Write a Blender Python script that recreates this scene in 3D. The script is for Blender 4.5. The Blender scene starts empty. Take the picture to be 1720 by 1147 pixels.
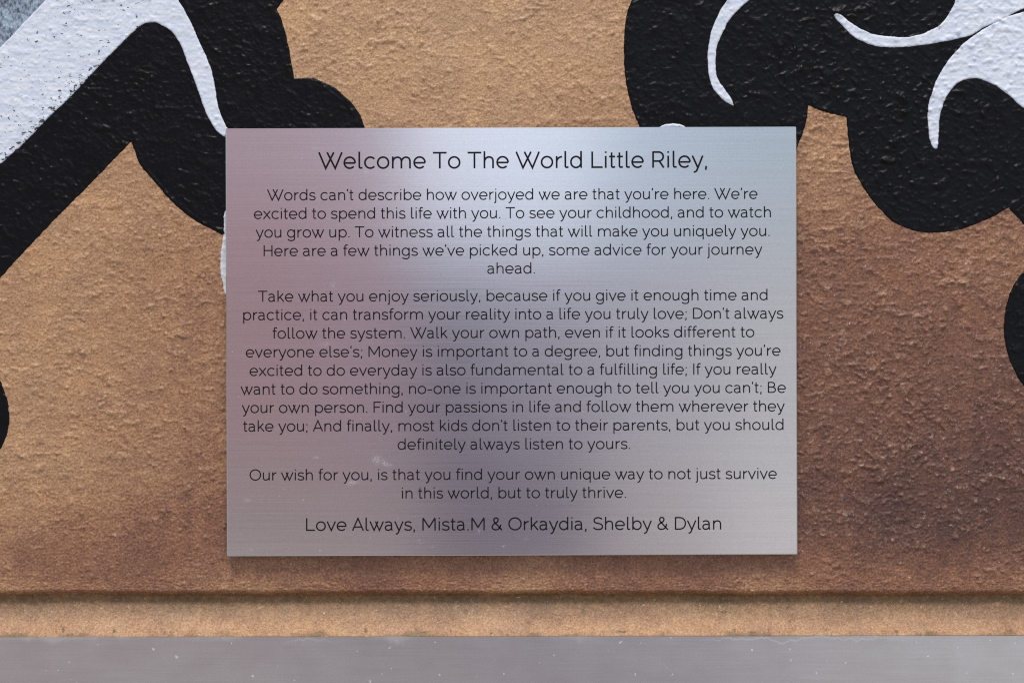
import bpy, math, random
import numpy as np
from mathutils import Vector
from mathutils.geometry import delaunay_2d_cdt

C = bpy.context.scene
rng = np.random.default_rng(7)
random.seed(7)

# ------------------------------------------------------------------ scale
YF = -0.0078                       # front face of the plaque (wall plane is y = 0, viewer at -y)
K = 0.40 / 959.0                   # metres per photo unit on the plaque's front
CX, CY = 860.0, 573.5
TILT = math.radians(0.18)          # plaque and strip hang a touch out of level
def wx(px, y=0.0): return (px - CX) * K * (1.0 + (y - YF))
def wz(py, y=0.0): return -(py - CY) * K * (1.0 + (y - YF))

# ------------------------------------------------------------------ camera
cam = bpy.data.cameras.new('camera'); camo = bpy.data.objects.new('camera', cam)
C.collection.objects.link(camo); C.camera = camo
camo.location = (0.0, YF - 1.0, 0.0); camo.rotation_euler = (math.radians(90), 0, 0)
cam.sensor_width = 36.0; cam.lens = 36.0 / (1720 * K)
cam.clip_start = 0.01; cam.clip_end = 100.0

# ------------------------------------------------------------------ node helpers
def nn(nt, typ, **kw):
    n = nt.nodes.new(typ)
    for k_, v in kw.items(): setattr(n, k_, v)
    return n
def put(nt, sock, v):
    if isinstance(v, bpy.types.NodeSocket): nt.links.new(v, sock)
    else: sock.default_value = v
def mth(nt, op, a, b=0.0, c=None, clamp=False):
    n = nn(nt, 'ShaderNodeMath', operation=op, use_clamp=clamp)
    put(nt, n.inputs[0], a); put(nt, n.inputs[1], b)
    if c is not None: put(nt, n.inputs[2], c)
    return n.outputs[0]
def ss(nt, v, lo, hi, a=0.0, b=1.0):
    n = nn(nt, 'ShaderNodeMapRange', interpolation_type='SMOOTHSTEP')
    put(nt, n.inputs['Value'], v)
    n.inputs['From Min'].default_value = lo; n.inputs['From Max'].default_value = hi
    n.inputs['To Min'].default_value = a; n.inputs['To Max'].default_value = b
    return n.outputs[0]
def mixc(nt, f, a, b, blend='MIX'):
    n = nn(nt, 'ShaderNodeMix', data_type='RGBA', blend_type=blend)
    put(nt, n.inputs[0], f)
    put(nt, n.inputs[6], a if isinstance(a, bpy.types.NodeSocket) else (*a, 1.0))
    put(nt, n.inputs[7], b if isinstance(b, bpy.types.NodeSocket) else (*b, 1.0))
    return n.outputs[2]
def noise(nt, vec, scale, detail=2.0, rough=0.5, dist=0.0):
    n = nn(nt, 'ShaderNodeTexNoise'); put(nt, n.inputs['Vector'], vec)
    n.inputs['Scale'].default_value = scale; n.inputs['Detail'].default_value = detail
    n.inputs['Roughness'].default_value = rough; n.inputs['Distortion'].default_value = dist
    return n.outputs[0]
def mapping(nt, vec, scale=(1, 1, 1), rot=(0, 0, 0), loc=(0, 0, 0)):
    n = nn(nt, 'ShaderNodeMapping'); put(nt, n.inputs[0], vec)
    n.inputs['Scale'].default_value = scale; n.inputs['Rotation'].default_value = rot
    n.inputs['Location'].default_value = loc
    return n.outputs[0]

# ------------------------------------------------------------------ world: soft daylight and an unseen backdrop shaped for the reflections
SUN_EL, SUN_AZ = math.radians(62), math.radians(-16)
w = bpy.data.worlds.new('World'); C.world = w; w.use_nodes = True
nt = w.node_tree; nt.nodes.clear()
sky = nn(nt, 'ShaderNodeTexSky', sky_type='NISHITA'); sky.sun_disc = False
sky.sun_elevation = SUN_EL; sky.sun_rotation = math.radians(180) + SUN_AZ
sky.dust_density = 3.0
hsv = nn(nt, 'ShaderNodeHueSaturation'); hsv.inputs['Saturation'].default_value = 0.45
nt.links.new(sky.outputs[0], hsv.inputs['Color'])
bg_sky = nn(nt, 'ShaderNodeBackground'); nt.links.new(hsv.outputs[0], bg_sky.inputs[0])
bg_sky.inputs[1].default_value = 0.12
tc = nn(nt, 'ShaderNodeTexCoord'); sep = nn(nt, 'ShaderNodeSeparateXYZ')
nt.links.new(tc.outputs['Generated'], sep.inputs[0])
dx, dy, dz = sep.outputs
den = mth(nt, 'MAXIMUM', mth(nt, 'MULTIPLY', dy, -1.0), 0.02)
u = mth(nt, 'DIVIDE', dx, den); v = mth(nt, 'DIVIDE', dz, den)
# unseen far side, its colours shaped to give plaque and strip their reflections: rows of colour over the horizontal direction, blended by height
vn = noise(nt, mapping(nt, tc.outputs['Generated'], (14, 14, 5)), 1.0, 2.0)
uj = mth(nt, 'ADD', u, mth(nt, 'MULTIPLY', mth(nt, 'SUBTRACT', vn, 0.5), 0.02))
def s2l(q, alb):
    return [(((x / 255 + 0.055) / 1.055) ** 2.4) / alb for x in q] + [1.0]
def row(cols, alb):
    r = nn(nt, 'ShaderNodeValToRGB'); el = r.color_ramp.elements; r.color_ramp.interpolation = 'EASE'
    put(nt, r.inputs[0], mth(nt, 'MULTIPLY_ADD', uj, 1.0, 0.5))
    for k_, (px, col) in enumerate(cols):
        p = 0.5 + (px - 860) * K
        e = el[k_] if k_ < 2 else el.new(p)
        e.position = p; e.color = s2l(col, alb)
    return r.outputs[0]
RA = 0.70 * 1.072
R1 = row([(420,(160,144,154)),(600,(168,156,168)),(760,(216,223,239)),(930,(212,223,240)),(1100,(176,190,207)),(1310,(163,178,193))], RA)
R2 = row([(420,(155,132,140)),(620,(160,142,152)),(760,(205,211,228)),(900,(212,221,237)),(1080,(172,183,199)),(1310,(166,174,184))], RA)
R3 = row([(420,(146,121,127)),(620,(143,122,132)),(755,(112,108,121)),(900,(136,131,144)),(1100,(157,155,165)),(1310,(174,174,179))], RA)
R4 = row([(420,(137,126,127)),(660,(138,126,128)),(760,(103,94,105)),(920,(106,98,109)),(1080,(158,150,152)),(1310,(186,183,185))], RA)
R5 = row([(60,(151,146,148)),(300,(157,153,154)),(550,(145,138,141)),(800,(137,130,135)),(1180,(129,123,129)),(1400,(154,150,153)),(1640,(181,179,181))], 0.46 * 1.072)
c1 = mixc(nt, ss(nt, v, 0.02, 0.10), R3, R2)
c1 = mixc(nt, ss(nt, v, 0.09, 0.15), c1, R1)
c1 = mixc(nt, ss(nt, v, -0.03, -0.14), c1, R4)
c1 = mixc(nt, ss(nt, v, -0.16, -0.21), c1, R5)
bg_env = nn(nt, 'ShaderNodeBackground'); nt.links.new(c1, bg_env.inputs[0]); bg_env.inputs[1].default_value = 1.0
bg_gnd = nn(nt, 'ShaderNodeBackground'); bg_gnd.inputs[0].default_value = (0.40, 0.38, 0.37, 1); bg_gnd.inputs[1].default_value = 1.0
m1 = nn(nt, 'ShaderNodeMixShader'); put(nt, m1.inputs[0], ss(nt, dz, -0.03, 0.03))
nt.links.new(bg_gnd.outputs[0], m1.inputs[1]); nt.links.new(bg_sky.outputs[0], m1.inputs[2])
au = mth(nt, 'ABSOLUTE', u)
msk = mth(nt, 'MULTIPLY', ss(nt, au, 0.9, 0.6), mth(nt, 'MULTIPLY', ss(nt, v, 0.55, 0.3), ss(nt, v, -0.7, -0.45)))
msk = mth(nt, 'MULTIPLY', msk, ss(nt, dy, 0.0, -0.05))
m2 = nn(nt, 'ShaderNodeMixShader'); put(nt, m2.inputs[0], msk)
nt.links.new(m1.outputs[0], m2.inputs[1]); nt.links.new(bg_env.outputs[0], m2.inputs[2])
wo = nn(nt, 'ShaderNodeOutputWorld'); nt.links.new(m2.outputs[0], wo.inputs[0])

# ------------------------------------------------------------------ sun through cloud
sl = bpy.data.lights.new('sun', 'SUN'); sl.energy = 1.5; sl.angle = math.radians(12); sl.color = (1.0, 0.955, 0.90)
so = bpy.data.objects.new('sun', sl); C.collection.objects.link(so)
sd = Vector((math.sin(SUN_AZ) * math.cos(SUN_EL), -math.cos(SUN_AZ) * math.cos(SUN_EL), math.sin(SUN_EL)))
so.rotation_euler = (-sd).to_track_quat('-Z', 'Y').to_euler()
C.view_settings.view_transform = 'Standard'; C.view_settings.look = 'None'
C.view_settings.exposure = 0.10; C.view_settings.gamma = 1.0; C.view_settings.use_curve_mapping = False
C.cycles.use_denoising = False
C.cycles.max_bounces = 6
C.cycles.pixel_filter_type = 'BLACKMAN_HARRIS'; C.cycles.filter_width = 1.15

# ------------------------------------------------------------------ noise in numpy
PERM = rng.permutation(4096); GA = rng.uniform(0, 2 * np.pi, 4096)
def perlin(x, y, seed=0):
    xi = np.floor(x).astype(np.int64); yi = np.floor(y).astype(np.int64)
    xf = x - xi; yf = y - yi
    U = xf * xf * xf * (xf * (xf * 6 - 15) + 10); V = yf * yf * yf * (yf * (yf * 6 - 15) + 10)
    def g(ix, iy, fx, fy):
        a = GA[PERM[(PERM[(ix + seed * 57) & 4095] + iy + seed * 131) & 4095]]
        return np.cos(a) * fx + np.sin(a) * fy
    a = g(xi, yi, xf, yf); b = g(xi + 1, yi, xf - 1, yf)
    c = g(xi, yi + 1, xf, yf - 1); d = g(xi + 1, yi + 1, xf - 1, yf - 1)
    return ((a + (b - a) * U) * (1 - V) + (c + (d - c) * U) * V) * 1.5

def smooth(x, a, b):
    t = np.clip((x - a) / (b - a), 0, 1); return t * t * (3 - 2 * t)

# control points of spray-painted tone: photo position -> tone index
def idw(px, py, pts):
    num = np.zeros_like(px); den_ = np.zeros_like(px)
    for (ax, ay, val) in pts:
        wgt = 1.0 / (((px - ax) ** 2 + (py - ay) ** 2) + 55.0 ** 2) ** 1.6
        num += wgt * val; den_ += wgt
    return num / den_

PIMPLES = [(rng.uniform(-0.40, 0.40), rng.uniform(-0.20, 0.28), rng.uniform(.0007, .0018), rng.uniform(.0004, .0013)) for _ in range(1500)]
PIMPLES += [(wx(140), wz(592), .0018, .0016), (wx(86), wz(683), .0015, .0012), (wx(1548), wz(543), .0015, .0014),
            (wx(1460), wz(561), .002, .0014), (wx(1586), wz(522), .0026, .0014), (wx(376), wz(988), .0028, .0016), (wx(345), wz(903), .0024, .0012),
            (wx(250), wz(515), .0022, .0016), (wx(208), wz(515), .002, .0014), (wx(1605), wz(985), .0018, .0014), (wx(1424), wz(865), .003, .0015)]
LIP = 999.0
def bumps(X, Z):
    """how far the rendered surface stands out of the wall plane, metres"""
    px = X / K + CX; py = CY - Z / K
    wob = perlin(X * 40, Z * 40, 9) * 0.004
    a = X + wob; b = Z + perlin(X * 40, Z * 40, 10) * 0.004
    # smooth trowelled skin carrying lumps that crowd in places, thickest right of the plaque, finer near the foot
    D = 0.66 + 0.46 * smooth(perlin(X * 20, Z * 27, 11), -0.4, 0.55)
    D = D * (0.80 + 0.55 * smooth(px, 1120, 1400)) * (1 - 0.45 * smooth(py, 780, 940))
    h = 0.00055 * perlin(X * 24, Z * 33, 1) + 0.00014 * perlin(X * 70, Z * 90, 2)
    n1 = perlin(a * 110, b * 130, 3); h += D * 0.00155 * np.maximum(n1 - 0.17, 0)
    n2 = perlin(a * 225 + 7, b * 250, 6); h += D * 0.00150 * np.maximum(n2 - 0.17, 0)
    n3 = perlin(X * 410 + 60 * wob, Z * 450, 4); h += (0.30 + 0.70 * D) * 0.00092 * np.maximum(n3 - 0.15, 0)
    pit = perlin(X * 190, Z * 210, 13); h -= 0.00070 * np.maximum(pit - 0.45, 0)
    h += (0.80 + 0.8 * smooth(py, 620, 920)) * 0.00021 * perlin(X * 640, Z * 700, 5)
    return h
def add_pimples(X, Z, h):
    """sparse grains standing out, on a sorted grid or scatter of points"""
    for (cx, cz, r, hh) in PIMPLES:
        s = (np.abs(X - cx) < 3 * r) & (np.abs(Z - cz) < 3 * r)
        if s.any():
            d2 = ((X[s] - cx) ** 2 + ((Z[s] - cz) * 1.25) ** 2) / (r * r)
            h[s] += hh * np.exp(-d2 * 1.3)
    return h

def seg_dist(X, Z, poly, closed=True, lim=0.01):
    d = np.full(X.shape, lim)
    n = len(poly); rg = range(n if closed else n - 1)
    for i in rg:
        ax, az = poly[i]; bx, bz = poly[(i + 1) % n]
        s = (X > min(ax, bx) - lim) & (X < max(ax, bx) + lim) & (Z > min(az, bz) - lim) & (Z < max(az, bz) + lim)
        if not s.any(): continue
        L2 = (bx - ax) ** 2 + (bz - az) ** 2 + 1e-18
        t = np.clip(((X[s] - ax) * (bx - ax) + (Z[s] - az) * (bz - az)) / L2, 0, 1)
        d[s] = np.minimum(d[s], np.hypot(X[s] - ax - t * (bx - ax), Z[s] - az - t * (bz - az)))
    return d
def inside(X, Z, poly):
    r = np.zeros(X.shape, bool); n = len(poly)
    for i in range(n):
        ax, az = poly[i]; bx, bz = poly[(i + 1) % n]
        if az == bz: continue
        c = ((az > Z) != (bz > Z))
        if c.any():
            r[c] ^= X[c] < (bx - ax) * (Z[c] - az) / (bz - az) + ax
    return r

# ------------------------------------------------------------------ painted shapes (photo units; 'c' marks a corner)
c = 'c'
BLACK = {
 'left': [(-260,555,c),(0,276),(42,239),(75,205),(126,155),(167,111),(209,69),(234,45),(251,30),(310,-260,c),(520,-260,c),(477,0),(465,16,c),(472,32),(479,54),(484,75),(488,96),(494,133,c),(519,131),(548,140),(578,161),(599,184),(612,213),(616,250,c),(440,420,c),(379,397),(357,386),(335,375),(312,359),(293,343),(275,324),(260,306),(245,289),(232,270),(226,251),(220,239,c),(184,276),(147,314),(105,356),(71,391),(33,431),(0,467),(-260,735,c)],
 'lobe': [(-220,610,c),(-20,622),(0,639),(9,660),(15,685),(15.5,707),(11,732),(0,755),(-25,780),(-220,800,c)],
 'right': [(1125,-260,c),(1061,0),(1053,24),(1050,44),(1048,70),(1048,96),(1049,120),(1052,144),(1058,169),(1065,192),(1074,212),(1110,290,c),(1300,310,c),(1330,265),(1340,244),(1349,222),(1355,200),(1357,177,c),(1379,187),(1401,193),(1421.5,197,c),(1423,215),(1425,235),(1428,258),(1431.5,279),(1439,297),(1449,314),(1460,330),(1471,344),(1484,358),(1497,370),(1514,380),(1532,387),(1552,390.5),(1571,391),(1590,389.5),(1610,386),(1632,379),(1654,370.5),(1675,360),(1693,349,c),(1710,366),(1722,380),(1990,430,c),(1990,-260,c)],
 'edge': [(1990,446,c),(1720,456),(1709,469),(1700,483),(1693.5,500),(1689,517),(1686.5,537),(1686,556),(1688,576),(1692.6,595),(1698,611),(1705,625),(1712,638),(1720,649),(1990,790,c)],
}
WHITE = {
 'band': [(-260,280,c),(0,82),(26,55),(52,27),(77,0),(110,-260,c),(262,-260,c),(299,0),(309,16),(318,33),(327,52),(335,71),(344,90),(352,109),(357,125),(360,142),(363,159),(366,176),(373,197),(381,214),(392,226,c),(392,240,c),(379,231),(364,220),(352,201),(346,189),(341,176),(336,161),(331,147),(325,130),(318,113),(311,95),(303,75),(296,63),(289,54),(279,47),(268,41),(260,38.5),(251,38.5),(243,40.5),(234,45),(222,56),(209,69),(188,90),(167,111),(147,133),(126,155),(101,180),(75,205),(59,222),(42,239),(21,258),(0,276),(-260,545,c)],
 'sliver': [(390,340,c),(379,354),(376,388),(372.5,419),(370.5,440),(371,455),(372,465),(375,476),(378,493),(386,500,c),(410,470,c),(410,360,c)],
 'cap': [(1100,222,c),(1109,213),(1120,209),(1131,208),(1141,209),(1150,213),(1158,222,c)],
 'crescent': [(1275,-170,c),(1222,0),(1213,13),(1205,28),(1199,42),(1194,57),(1191,72),(1189,87),(1189,106),(1190.5,126),(1194,140),(1200.5,153),(1207,161),(1214,168),(1223,174),(1232,178,c),(1228,166),(1220,155),(1213,145),(1207,135),(1203,124),(1202,113),(1202,100),(1203,87),(1206,74),(1211,61),(1216,50),(1222,39),(1230,28),(1240,17),(1259,0),(1400,-170,c)],
 'sweep': [(1399,26,c),(1405,34),(1412,41),(1421,51),(1431.6,61),(1448,70),(1469,77.6),(1488,80),(1506,80),(1525,79),(1545,77),(1565,74),(1584,71),(1607,66),(1628,61),(1654,46),(1680,35),(1702,23),(1720,15),(1990,-80,c),(1990,-260,c),(1640,-260,c),(1604,0),(1602,9),(1597,17),(1591,28),(1584,37),(1574,46),(1562,52),(1548,58),(1532,62),(1512,63.5),(1493,62),(1477,60),(1462,57),(1449,51),(1436,44),(1426,37),(1418,30.5),(1410,26),(1403,24,c)],
 'horn': [(1990,-62,c),(1720,21),(1697,27),(1684,32),(1671,39),(1658,46),(1645,54),(1634,62),(1623,70),(1612,80),(1601.5,91.5),(1590,106),(1580,122),(1571,139),(1564.5,157),(1560,174),(1558,192),(1558.5,210),(1560,227),(1563,238),(1567,248),(1571,251,c),(1574.5,250,c),(1575,239),(1576,227),(1577,214),(1577.6,200.5),(1581,185),(1586,170),(1593,157),(1601.6,146),(1610,139),(1619,135),(1630,132.5),(1641,132),(1654,136),(1667,142),(1678,149),(1689,157),(1698,164),(1706,172),(1720,183),(1990,380,c)],
}
GREY = {'corner': [(-260,-260,c),(116,-260,c),(77,4),(52,31),(26,59),(0,86),(-260,304,c)]}
RIDGES = [[(1275,80),(1283,98),(1293,117),(1305,135),(1317,147),(1331,157),(1344,168),(1357,177)],
          [(1500,345),(1506,349),(1525,356),(1545,360),(1563,364),(1580,365),(1602,368),(1623,368),(1640,364)],
          [(530,143),(548,150),(570,165),(586,180),(599,201),(603,213)],
          [(226,240),(236,262),(248,286),(264,306),(296,340),(336,370),(379,392)],
          [(1234,160),(1240,166),(1247,172)], [(1385,5),(1397,20),(1404,40)]]

def spline(pts, step=1.6):
    n = len(pts); out = []
    for i in range(n):
        p1, p2 = pts[i], pts[(i + 1) % n]; p0, p3 = pts[i - 1], pts[(i + 2) % n]
        if len(p1) == 3: p0 = p1
        if len(p2) == 3: p3 = p2
        p0, p1, p2, p3 = [np.array(q[:2], float) for q in (p0, p1, p2, p3)]
        l1 = np.hypot(*(p2 - p1)); l0 = np.hypot(*(p1 - p0)); l2 = np.hypot(*(p3 - p2)); k = max(1, int(l1 / step))
        ch = (p2 - p1) / l1
        ma = ch if l0 < 1e-9 else ((p1 - p0) / l0 * l1 + ch * l0) / (l0 + l1)
        mb = ch if l2 < 1e-9 else ((p3 - p2) / l2 * l1 + ch * l2) / (l2 + l1)
        if len(pts[(i + 1) % n]) == 3: mb = ch if len(pts[i]) == 3 else mb
        ma, mb = ma * l1, mb * l1
        for t in np.arange(k) / k:
            q = (2*t**3 - 3*t*t + 1) * p1 + (t**3 - 2*t*t + t) * ma + (3*t*t - 2*t**3) * p2 + (t**3 - t*t) * mb
            out.append((q[0], q[1]))
    return out
def to_wall(poly, jit=0.8):
    a = np.array(poly); x = wx(a[:, 0]); z = wz(a[:, 1])
    jx = perlin(a[:, 0] * 0.09, a[:, 1] * 0.09, 21) * jit * K; jz = perlin(a[:, 0] * 0.09, a[:, 1] * 0.09, 22) * jit * K
    jx = jx + perlin(a[:, 0] * 0.3, a[:, 1] * 0.3, 23) * 0.6 * jit * K; jz = jz + perlin(a[:, 0] * 0.3, a[:, 1] * 0.3, 24) * 0.6 * jit * K
    return np.stack([x + jx, z + jz], 1)
BW = {k_: to_wall(spline(p)) for k_, p in BLACK.items()}
WW = {k_: to_wall(spline(p), 0.6) for k_, p in WHITE.items()}
GW = {k_: to_wall(spline(p)) for k_, p in GREY.items()}
RW = [np.stack([wx(np.array(r)[:, 0]), wz(np.array(r)[:, 1])], 1) for r in RIDGES]

# ------------------------------------------------------------------ mesh builder
def mesh_obj(name, V, F, mat, parent=None, smooth_=True):
    me = bpy.data.meshes.new(name)
    V = np.asarray(V, np.float32)
    F = np.asarray(F, np.int32) if not isinstance(F, list) else F
    if isinstance(F, np.ndarray):
        nf, k_ = F.shape
        me.vertices.add(len(V)); me.vertices.foreach_set('co', V.ravel())
        me.loops.add(nf * k_); me.loops.foreach_set('vertex_index', F.ravel())
        me.polygons.add(nf)
        me.polygons.foreach_set('loop_start', np.arange(nf, dtype=np.int32) * k_)
        me.update(calc_edges=True); me.validate()
    else:
        me.from_pydata([tuple(q) for q in V], [], F); me.update()
    me.polygons.foreach_set('use_smooth', np.full(len(me.polygons), smooth_)); me.update()
    o = bpy.data.objects.new(name, me); C.collection.objects.link(o)
    if mat: me.materials.append(mat)
    if parent: o.parent = parent
    return o
def tag(o, label=None, cat=None, group=None, kind=None):
    for k_, v_ in (('label', label), ('category', cat), ('group', group), ('kind', kind)):
        if v_: o[k_] = v_
    return o

# ------------------------------------------------------------------ materials
def material(name):
    m = bpy.data.materials.new(name); m.use_nodes = True
    nt = m.node_tree; b = nt.nodes['Principled BSDF']
    tc = nn(nt, 'ShaderNodeTexCoord')
    return m, nt, b, tc.outputs['Object']

def tan_render():
    m, nt, b, oc = material('tan_render')
    at = nn(nt, 'ShaderNodeAttribute', attribute_name='spray', attribute_type='GEOMETRY')
    sp = nn(nt, 'ShaderNodeSeparateColor'); nt.links.new(at.outputs['Color'], sp.inputs[0])
    brown, olive, rel = sp.outputs
    # droplets of darker spray over the tan coat: the threshold follows how much was sprayed
    n1 = noise(nt, oc, 620, 3, 0.7); n2 = noise(nt, oc, 120, 3, 0.6); n3 = noise(nt, oc, 1500, 1, 0.5)
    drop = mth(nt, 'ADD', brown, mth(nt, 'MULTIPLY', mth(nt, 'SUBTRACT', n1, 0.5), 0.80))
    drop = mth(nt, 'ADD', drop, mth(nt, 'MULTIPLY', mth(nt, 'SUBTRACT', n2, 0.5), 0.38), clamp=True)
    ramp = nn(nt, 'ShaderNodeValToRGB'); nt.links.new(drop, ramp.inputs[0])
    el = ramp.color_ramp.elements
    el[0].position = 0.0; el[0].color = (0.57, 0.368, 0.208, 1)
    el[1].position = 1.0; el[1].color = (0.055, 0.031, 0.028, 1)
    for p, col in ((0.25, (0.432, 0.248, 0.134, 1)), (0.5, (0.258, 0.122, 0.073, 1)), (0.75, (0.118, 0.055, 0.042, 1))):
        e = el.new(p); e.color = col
    col = mixc(nt, olive, ramp.outputs[0], (0.12, 0.078, 0.028))  # painted shade under the lip, plus grime at the foot and dark specks
    # highlights painted pale on raised grains, pits holding dirt
    n4 = noise(nt, mapping(nt, oc, (1, 1, 1.4), loc=(3, 1, 7)), 260, 3, 0.65)
    pale = mth(nt, 'MULTIPLY', ss(nt, mth(nt, 'ADD', n4, mth(nt, 'MULTIPLY', rel, 0.13)), 0.60, 0.84), 0.42)
    col = mixc(nt, pale, col, (0.66, 0.50, 0.38))
    # sand in the coat: grain to grain differences, a few bright grains, pinholes
    grit = noise(nt, mapping(nt, oc, loc=(8, 3, 6)), 760, 3, 0.75)
    col = mixc(nt, 1.0, col, mixc(nt, ss(nt, grit, 0.30, 0.70), (0.74, 0.72, 0.70), (1.24, 1.25, 1.27)), 'MULTIPLY')
    spk = ss(nt, noise(nt, mapping(nt, oc, loc=(1, 13, 6)), 560, 1, 0.5), 0.735, 0.775)
    col = mixc(nt, mth(nt, 'MULTIPLY', spk, 0.55), col, (0.74, 0.60, 0.48))
    pit = mth(nt, 'MULTIPLY', ss(nt, noise(nt, mapping(nt, oc, (1, 1, 1), loc=(11, 5, 2)), 430, 2, 0.6), 0.36, 0.24), 0.65)
    col = mixc(nt, pit, col, (0.10, 0.055, 0.025))
    big = noise(nt, mapping(nt, oc, loc=(5, 9, 1)), 28, 3, 0.6)
    col = mixc(nt, 1.0, col, mixc(nt, ss(nt, big, 0.3, 0.7), (0.90, 0.90, 0.93), (1.08, 1.06, 1.0)), 'MULTIPLY')
    nt.links.new(col, b.inputs['Base Color'])
    b.inputs['Roughness'].default_value = 0.42; b.inputs['Specular IOR Level'].default_value = 0.42
    bp = nn(nt, 'ShaderNodeBump'); bp.inputs['Strength'].default_value = 0.6; bp.inputs['Distance'].default_value = 0.0007
    put(nt, bp.inputs['Height'], mth(nt, 'ADD', n1, mth(nt, 'MULTIPLY', n3, 0.5)))
    nt.links.new(bp.outputs[0], b.inputs['Normal'])
    return m

def black_paint():
    m, nt, b, oc = material('black_paint')
    n1 = noise(nt, oc, 90, 3, 0.6); n2 = noise(nt, oc, 700, 3, 0.65)
    col = mixc(nt, ss(nt, n1, 0.35, 0.7), (0.0010, 0.0011, 0.002), (0.0025, 0.003, 0.0055))
    dust = mth(nt, 'MULTIPLY', ss(nt, noise(nt, mapping(nt, oc, loc=(2, 8, 3)), 330, 2, 0.6), 0.70, 0.80), 0.25)
    col = mixc(nt, dust, col, (0.13, 0.13, 0.15))
    nt.links.new(col, b.inputs['Base Color'])
    put(nt, b.inputs['Roughness'], ss(nt, n2, 0.3, 0.7, 0.28, 0.40)); b.inputs['Specular IOR Level'].default_value = 0.19
    bp = nn(nt, 'ShaderNodeBump'); bp.inputs['Strength'].default_value = 0.35; bp.inputs['Distance'].default_value = 0.0006
    put(nt, bp.inputs['Height'], n2); nt.links.new(bp.outputs[0], b.inputs['Normal'])
    return m

def white_paint():
    m, nt, b, oc = material('white_paint')
    br = noise(nt, mapping(nt, oc, (60, 1, 420), rot=(0, math.radians(-45), 0)), 1.0, 3, 0.6)
    col = mixc(nt, ss(nt, br, 0.3, 0.72), (0.60, 0.685, 0.83), (0.80, 0.845, 0.92))
    at = nn(nt, 'ShaderNodeAttribute', attribute_name='spray', attribute_type='GEOMETRY')
    sp = nn(nt, 'ShaderNodeSeparateColor'); nt.links.new(at.outputs['Color'], sp.inputs[0])
    wear, pinkish, rel = sp.outputs
    n1 = noise(nt, mapping(nt, oc, (1, 1, 1.5)), 300, 3, 0.6, 0.4)
    pit = ss(nt, mth(nt, 'SUBTRACT', n1, mth(nt, 'MULTIPLY', wear, 0.16)), 0.295, 0.25)
    warm = ss(nt, noise(nt, oc, 130, 2), 0.6, 0.75)
    col = mixc(nt, mth(nt, 'MULTIPLY', warm, 0.35), col, (0.78, 0.76, 0.72))
    col = mixc(nt, mth(nt, 'MULTIPLY', pinkish, 0.6), col, (0.70, 0.62, 0.56))
    col = mixc(nt, mth(nt, 'MULTIPLY', pit, 0.93), col, (0.02, 0.022, 0.03))
    nt.links.new(col, b.inputs['Base Color'])
    b.inputs['Roughness'].default_value = 0.5
    bp = nn(nt, 'ShaderNodeBump'); bp.inputs['Strength'].default_value = 0.3; bp.inputs['Distance'].default_value = 0.0005
    put(nt, bp.inputs['Height'], mth(nt, 'ADD', noise(nt, oc, 500, 3, 0.6), mth(nt, 'MULTIPLY', br, 0.6))); nt.links.new(bp.outputs[0], b.inputs['Normal'])
    return m

def grey_paint():
    m, nt, b, oc = material('grey_blue_spray')
    n1 = noise(nt, mapping(nt, oc, (1.3, 1, 0.8)), 420, 4, 0.75); n2 = noise(nt, oc, 90, 2)
    f = mth(nt, 'ADD', n1, mth(nt, 'MULTIPLY', mth(nt, 'SUBTRACT', n2, 0.5), 0.35))
    col = mixc(nt, ss(nt, f, 0.27, 0.66), (0.025, 0.035, 0.06), (0.36, 0.46, 0.58))
    nt.links.new(col, b.inputs['Base Color']); b.inputs['Roughness'].default_value = 0.6
    bp = nn(nt, 'ShaderNodeBump'); bp.inputs['Strength'].default_value = 0.5; bp.inputs['Distance'].default_value = 0.0005
    put(nt, bp.inputs['Height'], n1); nt.links.new(bp.outputs[0], b.inputs['Normal'])
    return m

def spots(nt, oc, pts, soft=1.0):
    """sum of small stains at given places on the object (metres), broken by noise"""
    tot = None
    n = noise(nt, oc, 900, 3, 0.7)
    sp = nn(nt, 'ShaderNodeSeparateXYZ'); nt.links.new(oc, sp.inputs[0])
    for (x, z, rx, rz, a) in pts:
        ex = mth(nt, 'MULTIPLY', mth(nt, 'SUBTRACT', sp.outputs[0], x), 1 / rx)
        ez = mth(nt, 'MULTIPLY', mth(nt, 'SUBTRACT', sp.outputs[2], z), 1 / rz)
        d = mth(nt, 'ADD', mth(nt, 'MULTIPLY', ex, ex), mth(nt, 'MULTIPLY', ez, ez))
        f = mth(nt, 'MULTIPLY', mth(nt, 'EXPONENT', mth(nt, 'MULTIPLY', d, -1.0)), a)
        tot = f if tot is None else mth(nt, 'ADD', tot, f)
    return mth(nt, 'MULTIPLY', tot, ss(nt, n, 0.42, 0.62), clamp=True)

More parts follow.
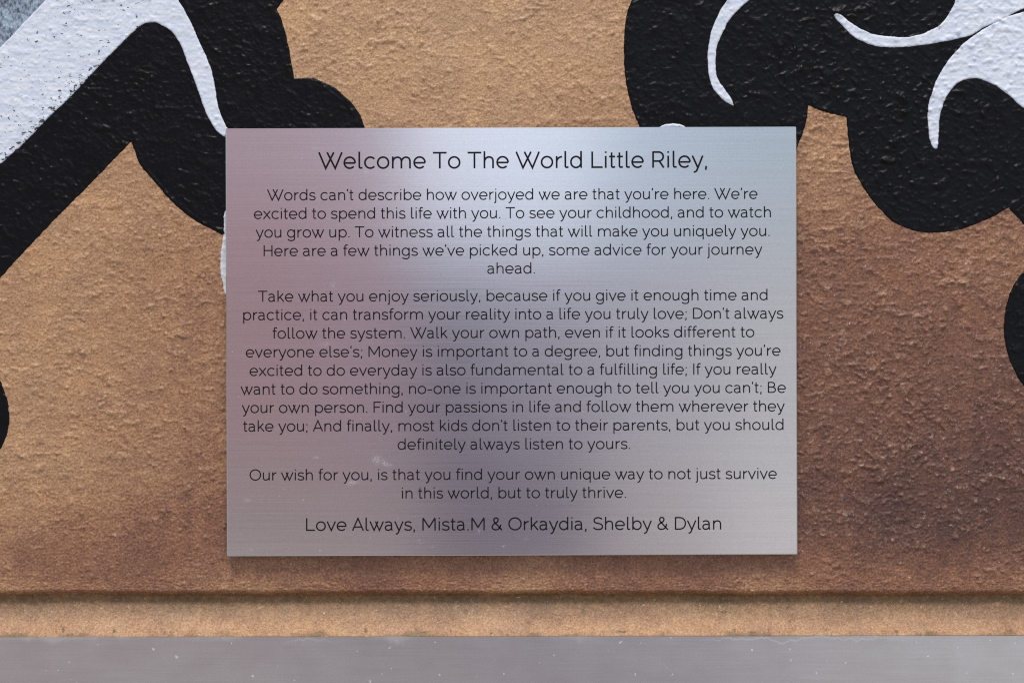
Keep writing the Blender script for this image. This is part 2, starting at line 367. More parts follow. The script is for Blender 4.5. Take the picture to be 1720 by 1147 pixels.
def brushed_steel():
    m, nt, b, oc = material('brushed_steel')
    l1 = noise(nt, mapping(nt, oc, (9, 1, 1900)), 1.0, 3, 0.65)
    l2 = noise(nt, mapping(nt, oc, (22, 1, 4200), loc=(4, 0, 9)), 1.0, 2, 0.6)
    l3 = noise(nt, mapping(nt, oc, (4, 1, 900), loc=(1, 0, 3)), 1.0, 2, 0.5)
    s = mth(nt, 'ADD', mth(nt, 'MULTIPLY', l1, 0.5), mth(nt, 'ADD', mth(nt, 'MULTIPLY', l2, 0.25), mth(nt, 'MULTIPLY', l3, 0.25)))
    col = mixc(nt, ss(nt, s, 0.32, 0.68), (0.66, 0.655, 0.66), (0.745, 0.74, 0.745))
    gr = noise(nt, oc, 1600, 2, 0.6)
    col = mixc(nt, 1.0, col, mixc(nt, ss(nt, gr, 0.3, 0.7), (0.94, 0.94, 0.94), (1.05, 1.05, 1.05)), 'MULTIPLY')
    pk = lambda px, py, rx, rz, a: ((px - 859.2) * K, -(py - 573.5) * K, rx * K, rz * K, a)
    st = spots(nt, oc, [pk(632,771,7,6,.9), pk(645,776,4,4,.9), pk(651,780,6,2.5,.8), pk(592,809,8,3,.9), pk(587,813,5,2,.6), pk(531,767,5,2,.8), pk(414,838,5,3,.6),
                        pk(615,287,4,3,.7), pk(548,577,12,4,.35), pk(530,248,12,2,.4), pk(560,478,4,7,.35), pk(803,892,2,3,1.0), pk(420,921,3,2,.6), pk(725,918,3,1.5,.6), pk(845,917,3,1.5,.7), pk(883,905,4,1.5,.5), pk(668,870,1.5,1.5,1), pk(517,432,3,5,.5),
                        pk(749,649,1.6,1.6,1), pk(682,690,2,1.6,.8)])
    fl = ss(nt, noise(nt, mapping(nt, oc, loc=(6, 2, 4)), 330, 2, 0.5), 0.745, 0.79)
    st = mth(nt, 'MAXIMUM', st, mth(nt, 'MULTIPLY', fl, 0.4))
    ds = nn(nt, 'ShaderNodeBsdfDiffuse'); ds.inputs[0].default_value = (0.62, 0.64, 0.68, 1)
    nt.links.new(col, b.inputs['Base Color'])
    b.inputs['Metallic'].default_value = 1.0
    put(nt, b.inputs['Roughness'], ss(nt, l1, 0.3, 0.7, 0.10, 0.125))
    b.inputs['Anisotropic'].default_value = 0.5
    cb = nn(nt, 'ShaderNodeCombineXYZ'); cb.inputs[2].default_value = 1.0
    nt.links.new(cb.outputs[0], b.inputs['Tangent'])
    bp = nn(nt, 'ShaderNodeBump'); bp.inputs['Strength'].default_value = 0.05; bp.inputs['Distance'].default_value = 0.0003
    put(nt, bp.inputs['Height'], s); nt.links.new(bp.outputs[0], b.inputs['Normal'])
    mx = nn(nt, 'ShaderNodeMixShader'); put(nt, mx.inputs[0], mth(nt, 'MULTIPLY', st, 0.75))
    nt.links.new(b.outputs[0], mx.inputs[1]); nt.links.new(ds.outputs[0], mx.inputs[2])
    nt.links.new(mx.outputs[0], nt.nodes['Material Output'].inputs[0])
    return m

def dull_aluminium():
    m, nt, b, oc = material('dull_aluminium')
    l1 = noise(nt, mapping(nt, oc, (16, 1, 900)), 1.0, 3, 0.6)
    cl = noise(nt, mapping(nt, oc, (1, 1, 1.5)), 26, 4, 0.6); gr = noise(nt, oc, 1300, 2, 0.6)
    col = mixc(nt, ss(nt, cl, 0.32, 0.68), (0.475, 0.465, 0.47), (0.515, 0.51, 0.515))
    col = mixc(nt, 1.0, col, mixc(nt, ss(nt, l1, 0.3, 0.7), (0.965, 0.965, 0.965), (1.03, 1.03, 1.03)), 'MULTIPLY')
    col = mixc(nt, 1.0, col, mixc(nt, ss(nt, gr, 0.3, 0.7), (0.94, 0.94, 0.94), (1.05, 1.05, 1.05)), 'MULTIPLY')
    sp = nn(nt, 'ShaderNodeSeparateXYZ'); nt.links.new(oc, sp.inputs[0])
    # lime run-off in a wavering band below the top edge, flecks of splashed paint
    run = mth(nt, 'ADD', mth(nt, 'SUBTRACT', sp.outputs[2], 0.1535), mth(nt, 'MULTIPLY', noise(nt, mapping(nt, oc, (30, 1, 0.01)), 1.0, 4, 0.65), 0.022))
    band = mth(nt, 'MULTIPLY', ss(nt, run, 0.0035, 0.0095), ss(nt, noise(nt, mapping(nt, oc, (9, 1, 30), loc=(2, 0, 0)), 1.0, 2), 0.42, 0.62))
    line = mth(nt, 'MULTIPLY', ss(nt, mth(nt, 'ABSOLUTE', mth(nt, 'SUBTRACT', run, 0.0052)), 0.0011, 0.0), ss(nt, noise(nt, mapping(nt, oc, (9, 1, 1), loc=(7, 0, 0)), 1.0, 2), 0.5, 0.62))
    fl = ss(nt, noise(nt, mapping(nt, oc, loc=(6, 2, 4)), 230, 1, 0.5), 0.712, 0.752)
    sm = mth(nt, 'MULTIPLY', ss(nt, noise(nt, mapping(nt, oc, loc=(1, 6, 9)), 75, 5, 0.75), 0.60, 0.80), 0.20)
    st = mth(nt, 'MAXIMUM', mth(nt, 'MULTIPLY', band, 0.4), mth(nt, 'MAXIMUM', mth(nt, 'MULTIPLY', fl, 0.65), mth(nt, 'MAXIMUM', sm, mth(nt, 'MULTIPLY', line, 0.28))))
    col = mixc(nt, st, col, (0.70, 0.72, 0.76))
    nt.links.new(col, b.inputs['Base Color'])
    put(nt, b.inputs['Metallic'], mth(nt, 'SUBTRACT', 0.9, mth(nt, 'MULTIPLY', st, 0.8)))
    put(nt, b.inputs['Roughness'], ss(nt, cl, 0.3, 0.7, 0.27, 0.265))
    b.inputs['Anisotropic'].default_value = 0.5
    cb = nn(nt, 'ShaderNodeCombineXYZ'); cb.inputs[2].default_value = 1.0
    nt.links.new(cb.outputs[0], b.inputs['Tangent'])
    bp = nn(nt, 'ShaderNodeBump'); bp.inputs['Strength'].default_value = 0.05; bp.inputs['Distance'].default_value = 0.0004
    put(nt, bp.inputs['Height'], l1); nt.links.new(bp.outputs[0], b.inputs['Normal'])
    return m

def ink():
    m, nt, b, oc = material('black_ink')
    n1 = noise(nt, oc, 700, 2)
    nt.links.new(mixc(nt, n1, (0.006, 0.005, 0.008), (0.011, 0.009, 0.013)), b.inputs['Base Color'])
    b.inputs['Roughness'].default_value = 0.55; b.inputs['Specular IOR Level'].default_value = 0.15
    return m

M_TAN, M_BLACK, M_WHITE, M_GREY = tan_render(), black_paint(), white_paint(), grey_paint()
M_STEEL, M_ALU, M_INK = brushed_steel(), dull_aluminium(), ink()

# ------------------------------------------------------------------ the wall
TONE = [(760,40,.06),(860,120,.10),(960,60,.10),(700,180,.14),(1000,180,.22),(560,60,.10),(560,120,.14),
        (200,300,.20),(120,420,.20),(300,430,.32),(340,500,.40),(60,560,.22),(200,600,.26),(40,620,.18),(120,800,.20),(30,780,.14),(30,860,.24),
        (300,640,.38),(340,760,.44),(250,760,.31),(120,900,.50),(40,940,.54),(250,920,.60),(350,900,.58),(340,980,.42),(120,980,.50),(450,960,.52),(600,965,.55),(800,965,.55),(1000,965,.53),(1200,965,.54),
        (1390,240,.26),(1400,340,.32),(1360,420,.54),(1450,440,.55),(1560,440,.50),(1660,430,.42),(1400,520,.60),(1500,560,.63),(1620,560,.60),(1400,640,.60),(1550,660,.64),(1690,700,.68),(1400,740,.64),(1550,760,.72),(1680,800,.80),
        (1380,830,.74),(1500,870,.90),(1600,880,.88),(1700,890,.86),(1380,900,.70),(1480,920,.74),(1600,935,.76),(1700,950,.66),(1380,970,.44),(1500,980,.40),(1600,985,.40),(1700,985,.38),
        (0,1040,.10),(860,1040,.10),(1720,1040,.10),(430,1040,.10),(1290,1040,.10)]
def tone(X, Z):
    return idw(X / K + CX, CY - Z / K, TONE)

xs = np.concatenate([np.arange(-1.0, -0.372, 0.0025), np.arange(-0.372, 0.372, 0.00072), np.arange(0.372, 1.0, 0.0025)])
z_lip = wz(LIP)
def cove(py):
    """depth of the render's foot below the drip lip (positive = into the wall)"""
    d = np.zeros_like(py)
    t = np.clip((py - (LIP - 6)) / 15.0, 0, 1); d = 0.0062 * t * t * (3 - 2 * t)
    s = np.clip((py - (LIP + 12)) / 57.0, 0, 1.0)
    return d - 0.0185 * s ** 1.5
def grid(xs, zs, lift_fn, name, parent, attr=True):
    X, Z = np.meshgrid(xs, zs)
    Y, col = lift_fn(X, Z)
    V = np.stack([X, Y, Z], -1).reshape(-1, 3)
    nx, nz = len(xs), len(zs)
    i = (np.arange(nz - 1)[:, None] * nx + np.arange(nx - 1)[None, :]).ravel()
    F = np.stack([i, i + 1, i + nx + 1, i + nx], 1)
    o = mesh_obj(name, V, F, M_TAN, parent)
    a = o.data.attributes.new('spray', 'FLOAT_COLOR', 'POINT')
    a.data.foreach_set('color', col.reshape(-1, 4).astype(np.float32).ravel())
    return o
def wall_fn(X, Z):
    h = add_pimples(X, Z, bumps(X, Z))
    rel = np.clip(h / 0.0012, -1, 1)
    px = X / K + CX; py = CY - Z / K
    lipn = 0.9 * perlin(X * 9, X * 0, 31) + 0.8 * perlin(X * 60, X * 0 + .3, 32) + 0.7 * perlin(X * 210, X * 0 + .6, 35)
    py2 = py + lipn * smooth(py, 960, 990)
    d = cove(py2)
    damp = 1 - 0.45 * smooth(py, 1000, 1020)
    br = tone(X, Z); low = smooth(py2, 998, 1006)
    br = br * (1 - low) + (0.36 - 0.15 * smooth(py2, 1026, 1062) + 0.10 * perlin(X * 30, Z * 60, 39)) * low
    ol = 0.86 * smooth(py2, 996, 1006) * (1 - smooth(py2, 1010, 1058))  # shade of the overhanging lip, painted in olive and fading down the cove
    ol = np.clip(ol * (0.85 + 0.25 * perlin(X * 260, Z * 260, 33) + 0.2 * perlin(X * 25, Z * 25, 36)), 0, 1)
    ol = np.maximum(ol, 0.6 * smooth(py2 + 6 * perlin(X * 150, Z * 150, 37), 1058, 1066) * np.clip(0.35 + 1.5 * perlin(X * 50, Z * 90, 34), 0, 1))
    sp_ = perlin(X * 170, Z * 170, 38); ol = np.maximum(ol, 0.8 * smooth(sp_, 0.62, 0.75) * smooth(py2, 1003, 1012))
    # render stays behind the coats of paint that cover it
    for P in list(BW.values()) + [WW['sliver'], GW['corner']]:
        ins = inside(X, Z, P)
        if ins.any():
            dd = np.zeros(X.shape); dd[ins] = seg_dist(X[ins], Z[ins], P, lim=0.003)
            h = h - 0.0008 * smooth(dd, 0.0008, 0.0022)
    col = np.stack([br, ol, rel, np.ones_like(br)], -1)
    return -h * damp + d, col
zs = np.concatenate([np.arange(0.75, 0.256, -0.0025), np.arange(0.256, wz(975), -0.00066), np.arange(wz(975), wz(1012), -0.00026), np.arange(wz(1012), wz(1082), -0.0005)])[::-1]
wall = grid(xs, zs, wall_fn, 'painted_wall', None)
tag(wall, 'tan rendered wall with bold black and white mural paint', 'wall')

# ------------------------------------------------------------------ coats of paint, each following the render below it
def coat(name, poly, mat, base, thick, label=None, under=None, attr=None, pitch=0.00085):
    n = len(poly)
    x0, z0 = poly.min(0); x1, z1 = poly.max(0)
    gx, gz = np.meshgrid(np.arange(x0, x1, pitch), np.arange(z0, z1, pitch * 0.95))
    gx = gx + (np.arange(gx.shape[0]) % 2)[:, None] * pitch * 0.5
    gx = gx.ravel(); gz = gz.ravel()
    gx = gx + rng.uniform(-.1, .1, gx.shape) * pitch; gz = gz + rng.uniform(-.1, .1, gz.shape) * pitch
    m = inside(gx, gz, poly)
    gx, gz = gx[m], gz[m]
    m = seg_dist(gx, gz, poly, lim=0.004) > 0.00045
    gx, gz = gx[m], gz[m]
    S = 100.0
    pts = [Vector((a * S, b * S)) for a, b in poly] + [Vector((a * S, b * S)) for a, b in zip(gx, gz)]
    edges = [(i, (i + 1) % n) for i in range(n)]
    r = delaunay_2d_cdt(pts, edges, [list(range(n))], 1, 1e-7)
    P = np.array([(q[0] / S, q[1] / S) for q in r[0]]); F = np.array(r[2], np.int32)
    X, Z = P[:, 0].copy(), P[:, 1].copy()
    d = seg_dist(X, Z, poly, lim=0.006)
    edge = d < 1e-6
    h = add_pimples(X, Z, bumps(X, Z))
    rel = np.clip(h / 0.0012, -1, 1)
    h = h * (1 - (0.30 if 'white' in name else 0.12) * smooth(d, 0.0, 0.002))
    t = base + 0.00010 + (thick - 0.00010) * smooth(d, 0, 0.0007)
    t = t + 0.00016 * np.exp(-((d - 0.0013) / 0.0006) ** 2) * (0.6 + 0.8 * perlin(X * 60, Z * 60, 41))
    for rd in RW:
        if name == 'black_paint':
            e = seg_dist(X, Z, rd, closed=False, lim=0.004)
            t = t + 0.00042 * np.exp(-(e / 0.00075) ** 2) * (0.75 + 0.6 * perlin(X * 90, Z * 90, 42))
    if under:
        for U in under:
            ins = inside(X, Z, U)
            if ins.any():
                dd = np.zeros(X.shape); dd[ins] = seg_dist(X[ins], Z[ins], U, lim=0.003)
                t = t - 0.0007 * smooth(dd, 0.0008, 0.002)
    V = np.stack([X, -(h + t), Z], 1)
    # side wall of the coat
    oe = r[1]
    cnt = {}
    for f in r[2]:
        for i in range(len(f)):
            a, b = f[i], f[(i + 1) % len(f)]
            cnt[(min(a, b), max(a, b))] = cnt.get((min(a, b), max(a, b)), 0) + 1 
    faces = [tuple(f) for f in r[2]]
    # orient towards the viewer
    a, b, c_ = V[F[:, 0]], V[F[:, 1]], V[F[:, 2]]
    ny = np.cross(b - a, c_ - a)[:, 1]
    faces = [f if k_ < 0 else f[::-1] for f, k_ in zip(faces, ny)]
    low = {}; V = [tuple(q) for q in V]
    bedges = {e for e, k_ in cnt.items() if k_ == 1}
    for f in list(faces):
        for i in range(3):
            a, b = f[i], f[(i + 1) % 3]
            if (min(a, b), max(a, b)) in bedges:
                for q in (a, b):
                    if q not in low:
                        low[q] = len(V); V.append((V[q][0], V[q][1] + base + 0.0006, V[q][2]))
                faces.append((b, a, low[a], low[b]))
    o = mesh_obj(name, V, faces, mat, wall)
    if label: o['label'] = label
    A = np.zeros((len(V), 4), np.float32); A[:, 3] = 1
    XV = np.array(V)[:, 0]; ZV = np.array(V)[:, 2]
    if attr is not None:
        A[:, 0], A[:, 1] = attr(XV / K + CX, CY - ZV / K)
    A[:len(rel), 2] = rel
    at = o.data.attributes.new('spray', 'FLOAT_COLOR', 'POINT'); at.data.foreach_set('color', A.ravel())
    return o

coat('black_paint', BW['left'], M_BLACK, 0.0, 0.00034, 'black zigzag outline left of the plaque', under=[WW['band'], WW['sliver']])
coat('black_paint', BW['lobe'], M_BLACK, 0.0, 0.00034, 'small black rounded lobe at the left edge')
coat('black_paint', BW['right'], M_BLACK, 0.0, 0.00034, 'large scalloped black outline right of the plaque', under=[WW['crescent'], WW['sweep'], WW['horn']])
coat('black_paint', BW['edge'], M_BLACK, 0.0, 0.00034, 'black rounded lobe at the right edge')
def wear_band(px, py):
    # brush ran dry towards the lower right edge of the broad band
    t = (px + py - 276 - 0.0) / 1.414
    e = smooth(-np.abs((px + py) - 276.0), -52, -2) * (px < 175)
    return e * (0.25 + 0.50 * smooth(py, 60, 150)) + 0.42 * (px < 240), 0.0 * px
def wear_none(px, py): return 0 * px - 0.25, 0.45 * ((px > 318) & (px < 600))
coat('white_paint', WW['band'], M_WHITE, 0.00030, 0.00030, 'broad white band with a thin tail at upper left', attr=wear_band)
coat('white_paint', WW['sliver'], M_WHITE, 0.00030, 0.00030, 'white sliver beside the plaque', attr=wear_none)
coat('white_paint', WW['cap'], M_WHITE, 0.00030, 0.00030, 'small white tip over the plaque', attr=wear_none)
coat('white_paint', WW['crescent'], M_WHITE, 0.00030, 0.00034, 'thin white crescent stroke', attr=wear_none)
coat('white_paint', WW['sweep'], M_WHITE, 0.00030, 0.00034, 'white sweeping stroke at upper right', attr=wear_none)
coat('white_paint', WW['horn'], M_WHITE, 0.00030, 0.00034, 'white horn shaped stroke at upper right', attr=wear_none)
coat('grey_paint', GW['corner'], M_GREY, 0.0, 0.00028, 'speckled blue grey sprayed corner')

# ------------------------------------------------------------------ bevelled sheet (plaque plate, metal strip)
def sheet(name, wd, ht, y_front, y_back, bev, mat, parent, nx=1, wav=None):
    """rectangular plate with a chamfered front rim and softly rounded corners; local x/z about the centre"""
    def ring(inset, y, r):
        hw, hh = wd / 2 - inset, ht / 2 - inset; ht_ = ht / 2 - inset * 0.2; pts = []
        for (sx, sz, a0) in ((1, 1, 0), (-1, 1, 90), (-1, -1, 180), (1, -1, 270)):
            for k_ in range(5):
                a = math.radians(a0 + k_ * 22.5)
                pts.append((sx * (hw - r) + r * math.cos(a), y, (ht_ - r if sz > 0 else r - hh) + r * math.sin(a)))
        return pts
    R = 0.0011
    rings = [ring(bev, y_front, R - bev), ring(bev * 0.3, y_front + bev * 0.3, R - bev * .3), ring(0, y_front + bev, R), ring(0, y_back, R)]
    V = sum(rings, []); F = []; n = 20
    F.append(list(range(n))); 
    for k_ in range(3):
        for i in range(n):
            a, b = k_ * n + i, k_ * n + (i + 1) % n
            F.append([b, a, a + n, b + n])
    F.append(list(range(3 * n, 4 * n))[::-1])
    if wav: V = [wav(q) for q in V]
    o = mesh_obj(name, np.array(V), F, mat, parent, False)
    return o

# ------------------------------------------------------------------ the plaque
plq = bpy.data.objects.new('engraved_plaque', None); C.collection.objects.link(plq)
plq.empty_display_size = 0.05
plq.location = (wx(859.2, YF), 0.0, wz(573.6, YF)); plq.rotation_euler = (0, -TILT, 0)
tag(plq, 'brushed steel plaque of black dedication text fixed on painted tan wall', 'plaque')
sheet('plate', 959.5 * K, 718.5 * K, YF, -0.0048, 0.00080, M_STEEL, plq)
sheet('backing', 959.5 * K - 0.006, 718.5 * K - 0.006, -0.0048 + 0.00002, 0.0, 0.0001, M_INK, plq)

# lettering: a light geometric sans drawn as pen strokes, unit em 1000
PEN = 79.0
def Ec(cx, cy, rx, ry, a0, a1, n=30):
    return [(cx + rx * math.cos(math.radians(a0 + (a1 - a0) * i / n)), cy + ry * math.sin(math.radians(a0 + (a1 - a0) * i / n))) for i in range(n + 1)]
def Pt(*q):
    """points, with ('C', x1,y1,x2,y2,x,y) cubic pieces"""
    out = []
    for e in q:
        if e[0] == 'C':
            p0 = out[-1]; p1, p2, p3 = e[1:3], e[3:5], e[5:7]
            for i in range(1, 11):
                t = i / 10; s = 1 - t
                out.append((s ** 3 * p0[0] + 3 * s * s * t * p1[0] + 3 * s * t * t * p2[0] + t ** 3 * p3[0],
                            s ** 3 * p0[1] + 3 * s * s * t * p1[1] + 3 * s * t * t * p2[1] + t ** 3 * p3[1]))
        else: out.append(e)
    return out
ARCH = lambda x0, x1: Pt((x0, 290), ('C', x0 + 15, 410, x0 + 100, 488, x0 + 0.52 * (x1 - x0), 488), ('C', x1 - 55, 488, x1, 420, x1, 300), (x1, 0))
DOT = [(113, 640), (113, 712)]
G = {
 'a': (538, [Pt((62, 432), ('C', 110, 470, 165, 490, 225, 490), ('C', 335, 490, 402, 440, 402, 320), (402, 85), ('C', 402, 45, 420, 32, 462, 34)),
             Pt((402, 292), (245, 292), ('C', 125, 292, 66, 235, 66, 160), ('C', 66, 80, 125, 22, 212, 22), ('C', 300, 22, 402, 80, 402, 170))]),
 'b': (625, [[(113, 0), (113, 735)], Ec(335, 259, 221, 237, 0, 360)]),
 'c': (548, [Ec(302, 259, 233, 237, 42, 318)]),
 'd': (618, [Pt((504, 735), (504, 75), ('C', 504, 45, 515, 33, 540, 33)), Ec(286, 259, 218, 237, 0, 360)]),
 'e': (600, [Ec(300, 259, 233, 237, -3, 318), [(72, 247), (535, 247)]]),
 'f': (310, [Pt((140, 0), (140, 580), ('C', 140, 670, 180, 708, 245, 708), (318, 692)), [(35, 488), (290, 488)]]),
 'g': (612, [Ec(286, 259, 218, 237, 0, 360), Pt((504, 519), (504, -30), ('C', 504, -140, 420, -198, 300, -198), ('C', 205, -198, 130, -165, 92, -105))]),
 'h': (592, [[(113, 0), (113, 735)], ARCH(113, 482)]),
 'i': (226, [[(113, 0), (113, 519)], DOT]),
 'j': (232, [Pt((116, 519), (116, -90), ('C', 116, -165, 80, -195, 10, -190)), [(116, 640), (116, 712)]]),
 'k': (518, [[(113, 0), (113, 735)], [(440, 519), (113, 185)], [(228, 310), (482, 0)]]),
 'l': (285, [Pt((113, 735), (113, 105), ('C', 113, 50, 138, 30, 185, 31), (250, 40))]),
 'm': (963, [[(113, 0), (113, 519)], ARCH(113, 482), ARCH(482, 851)]),
 'n': (592, [[(113, 0), (113, 519)], ARCH(113, 482)]),
 'o': (604, [Ec(302, 259, 233, 237, 0, 360)]),
 'p': (625, [[(113, 519), (113, -212)], Ec(335, 259, 221, 237, 0, 360)]),
 'q': (618, [[(504, 519), (504, -212)], Ec(286, 259, 218, 237, 0, 360)]),
 'r': (372, [[(113, 0), (113, 519)], Pt((113, 280), ('C', 130, 400, 215, 482, 350, 490))]),
 's': (470, [Pt((410, 425), ('C', 365, 468, 305, 490, 245, 490), ('C', 150, 490, 82, 448, 82, 375), ('C', 82, 300, 150, 282, 250, 260), ('C', 350, 238, 412, 205, 412, 135), ('C', 412, 60, 340, 24, 245, 24), ('C', 170, 24, 100, 50, 48, 98))]),
 't': (335, [Pt((140, 668), (140, 105), ('C', 140, 50, 170, 26, 215, 28), (290, 50)), [(35, 488), (290, 488)]]),
 'u': (585, [Pt((107, 519), (107, 200), ('C', 107, 90, 155, 26, 245, 26), ('C', 350, 26, 450, 95, 472, 215)), Pt((472, 519), (472, 75), ('C', 472, 45, 484, 33, 508, 33))]),
 'v': (520, [[(38, 519), (260, 18), (482, 519)]]),
 'w': (800, [[(38, 519), (256, 18), (468, 519)], [(332, 519), (544, 18), (762, 519)]]),
 'x': (512, [[(45, 519), (468, 0)], [(462, 519), (38, 0)]]),
 'y': (522, [[(38, 519), (262, 20)], Pt((484, 519), (240, -90), ('C', 205, -165, 165, -190, 92, -186))]),
 'T': (632, [[(20, 677), (612, 677)], [(316, 677), (316, 0)]]),
 'W': (1052, [[(34, 710), (322, 18), (668, 710)], [(384, 710), (730, 18), (1018, 710)]]),
 'L': (580, [[(113, 710), (113, 33), (560, 33)]]),
 'R': (650, [[(113, 0), (113, 710)], Pt((113, 677), (345, 677), ('C', 465, 677, 548, 590, 548, 485), ('C', 548, 375, 465, 288, 345, 288), (113, 288)), [(380, 288), (572, 0)]]),
 'H': (718, [[(113, 0), (113, 710)], [(605, 0), (605, 710)], [(113, 365), (605, 365)]]),
 'D': (722, [Pt((113, 677), (305, 677), ('C', 520, 677, 645, 545, 645, 355), ('C', 645, 165, 520, 33, 305, 33), (113, 33)), [(113, 0), (113, 710)]]),
 'I': (240, [[(120, 0), (120, 710)]]),
 'F': (570, [[(113, 0), (113, 710)], [(113, 677), (545, 677)], [(113, 355), (480, 355)]]),
 'B': (655, [[(113, 0), (113, 710)], Pt((113, 677), (330, 677), ('C', 430, 677, 500, 610, 500, 530), ('C', 500, 440, 430, 372, 330, 372), (113, 372)), Pt((330, 372), ('C', 470, 372, 555, 300, 555, 205), ('C', 555, 105, 470, 33, 340, 33), (113, 33))]),
 'M': (880, [[(113, 0), (113, 690)], [(113, 700), (440, 175), (767, 700)], [(767, 690), (767, 0)]]),
 'A': (665, [[(40, 0), (332, 690), (625, 0)], [(128, 205), (537, 205)]]),
 'O': (800, [Ec(400, 355, 328, 332, 0, 360, 40)]),
 'S': (600, [Pt((520, 590), ('C', 460, 650, 385, 685, 300, 685), ('C', 170, 685, 90, 620, 90, 525), ('C', 90, 420, 190, 392, 310, 365), ('C', 450, 335, 540, 290, 540, 185), ('C', 540, 80, 440, 25, 310, 25), ('C', 210, 25, 115, 65, 52, 140))]),
 '&': (660, [Pt((610, 0), (205, 455), ('C', 140, 530, 150, 688, 285, 688), ('C', 420, 688, 430, 530, 330, 445), (205, 365), ('C', 130, 320, 75, 265, 75, 185), ('C', 75, 80, 160, 25, 270, 25), ('C', 420, 25, 520, 150, 540, 330))]),
 '.': (205, [[(103, 0), (103, 76)]]),
 ',': (212, [[(110, 76), (100, 0), (86, -98)]]),
 ';': (222, [[(116, 76), (106, 0), (92, -98)], [(116, 400), (116, 476)]]),
 '-': (400, [[(50, 258), (350, 258)]]),
 "'": (160, [[(80, 725), (80, 560)]]),
 '\u2019': (175, [[(95, 725), (78, 560)]]),
}
SPACE = 252.0
def ribbon(pts, hw):
    """flat outline left/right of a centreline with mitred joints; closed if ends meet"""
    closed = math.dist(pts[0], pts[-1]) < 1e-6
    if closed: pts = pts[:-1]
    n = len(pts); L = []; R = []
    for i in range(n):
        p = pts[i]
        a = pts[i - 1] if (i > 0 or closed) else None; b = pts[(i + 1) % n] if (i < n - 1 or closed) else None
        def dr(s, e):
            l = math.dist(s, e) or 1e-9; return ((e[0] - s[0]) / l, (e[1] - s[1]) / l)
        if a is None: d = dr(p, b); s = 1
        elif b is None: d = dr(a, p); s = 1
        else:
            d1, d2 = dr(a, p), dr(p, b); d = (d1[0] + d2[0], d1[1] + d2[1]); l = math.hypot(*d) or 1e-9
            d = (d[0] / l, d[1] / l); s = 1 / max(0.42, d[0] * d1[0] + d[1] * d1[1])
        L.append((p[0] - d[1] * hw * s, p[1] + d[0] * hw * s)); R.append((p[0] + d[1] * hw * s, p[1] - d[0] * hw * s))
    return L, R, closed
def text_line(name, text, x_l, x_r, base, scale, label=None):
    """set one line between two measured ends; base = baseline, photo units relative to the plaque centre"""
    pen_x = 0.0; strokes = []
    for ch in text:
        if ch == ' ': pen_x += SPACE; continue
        adv, st = G[ch]
        for s in st: strokes.append([(q[0] + pen_x, q[1]) for q in s])
        pen_x += adv
    lo = min(min(q[0] for q in s) for s in strokes) - PEN / 2; hi_ = max(max(q[0] for q in s) for s in strokes) + PEN / 2
    sx = (x_r - x_l) / (hi_ - lo)
    V = []; F = []
    for si, s in enumerate(strokes):
        pts = [((q[0] - lo) * sx + x_l, base_y(base) + q[1] * scale) for q in s]
        L, R, closed = ribbon(pts, PEN / 2 * scale)
        L = [(q[0] * K, q[1] * K) for q in L]; R = [(q[0] * K, q[1] * K) for q in R]
        n = len(L); o = len(V)
        yf = YF - 0.00006 - 0.000006 * (si % 4); yb = YF + 0.0001
        for (a, b) in zip(L, R):
            V += [(a[0], yf, a[1]), (b[0], yf, b[1]), (a[0], yb, a[1]), (b[0], yb, b[1])]
        for i in range(n if closed else n - 1):
            a = o + 4 * i; b = o + 4 * ((i + 1) % n)
            F += [[a, a + 1, b + 1, b], [a + 1, a + 3, b + 3, b + 1], [a + 2, a, b, b + 2]]
        if not closed:
            F += [[o, o + 2, o + 3, o + 1], [o + 4 * n - 4, o + 4 * n - 3, o + 4 * n - 1, o + 4 * n - 2]]
    ob = mesh_obj(name, np.array(V), F, M_INK, plq, False)
    print('LINE %.3f %s' % (sx / scale, text[:30]))
    return ob
def base_y(b): return -(b - 573.6)
BS, HS, SS_ = 0.02606, 0.0389, 0.0301
A_ = "'"; Q = '\u2019'
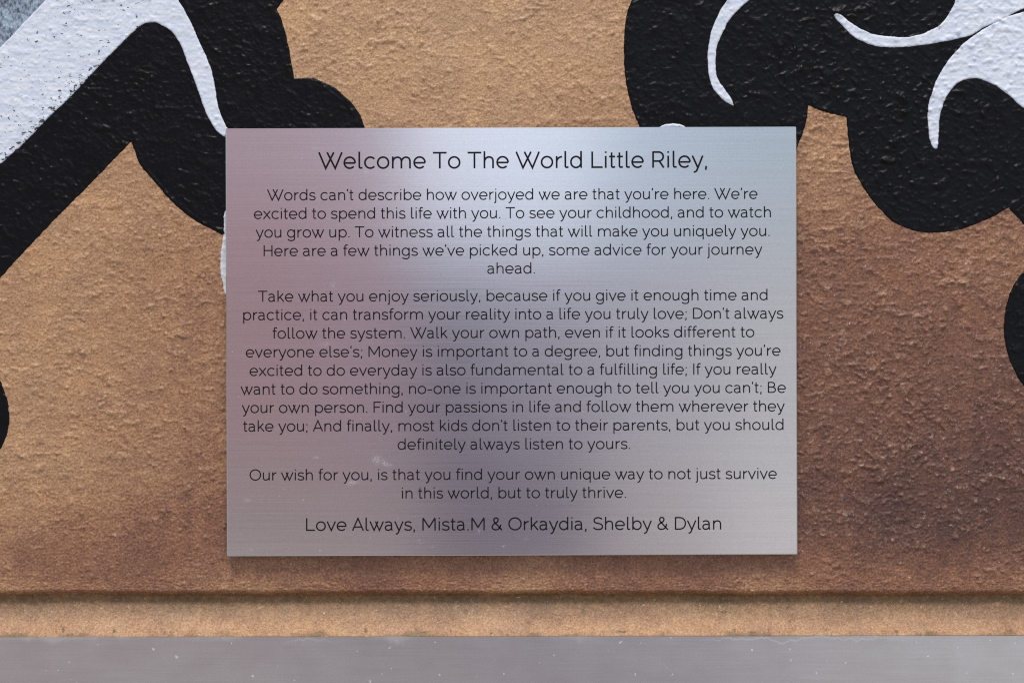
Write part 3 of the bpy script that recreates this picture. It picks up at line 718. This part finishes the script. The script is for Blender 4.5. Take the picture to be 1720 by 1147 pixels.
LINES = [
 ("heading", "Welcome To The World Little Riley,", 535.2, 1188.7, 282.9, HS),
 ("text_line", "Words can" + A_ + "t describe how overjoyed we are that you" + Q + "re here. We" + Q + "re", 449.2, 1273.5, 335.7, BS),
 ("text_line", "excited to spend this life with you. To see your childhood, and to watch", 427.0, 1295.6, 366.8, BS),
 ("text_line", "you grow up. To witness all the things that will make you uniquely you.", 429.8, 1293.3, 398.1, BS),
 ("text_line", "Here are a few things we" + Q + "ve picked up, some advice for your journey", 443.2, 1281.1, 429.2, BS),
 ("text_line", "ahead.", 818.7, 898.8, 459.8, BS),
 ("text_line", "Take what you enjoy seriously, because if you give it enough time and", 432.7, 1290.4, 505.6, BS),
 ("text_line", "practice, it can transform your reality into a life you truly love; Don" + Q + "t always", 408.5, 1316.0, 536.5, BS),
 ("text_line", "follow the system. Walk your own path, even if it looks different to", 456.9, 1267.2, 567.6, BS),
 ("text_line", "everyone else" + Q + "s; Money is important to a degree, but finding things you" + Q + "re", 412.7, 1311.3, 598.9, BS),
 ("text_line", "excited to do everyday is also fundamental to a fulfilling life; If you really", 419.0, 1304.4, 630.0, BS),
 ("text_line", "want to do something, no-one is important enough to tell you you can" + Q + "t; Be", 403.6, 1320.0, 661.1, BS),
 ("text_line", "your own person. Find your passions in life and follow them wherever they", 405.6, 1318.0, 692.2, BS),
 ("text_line", "take you; And finally, most kids don" + A_ + "t listen to their parents, but you should", 407.0, 1316.6, 723.3, BS),
 ("text_line", "definitely always listen to yours.", 667.2, 1057.8, 754.5, BS),
 ("text_line", "Our wish for you, is that you find your own unique way to not just survive", 418.4, 1304.4, 805.3, BS),
 ("text_line", "in this world, but to truly thrive.", 674.3, 1050.6, 836.4, BS),
 ("signature", "Love Always, Mista.M & Orkaydia, Shelby & Dylan", 513.0, 1210.5, 890.1, SS_),
]
for (nm, tx, xl, xr, bs, sc) in LINES:
    text_line(nm, tx, xl - 859.2, xr - 859.2, bs, sc)

# ------------------------------------------------------------------ metal strip along the foot of the wall
ys = -0.0150
strip_h = 0.30; strip_w = 2.0
top = wz(1068.6, ys)
st = sheet('metal_strip', strip_w, strip_h, 0.0, 0.0030, 0.0005, M_ALU, None)
st.location = (0, ys, top - strip_h / 2); st.rotation_euler = (0, -math.radians(0.1), 0)
tag(st, 'dull scuffed aluminium strip along the foot of the wall', 'metal strip')
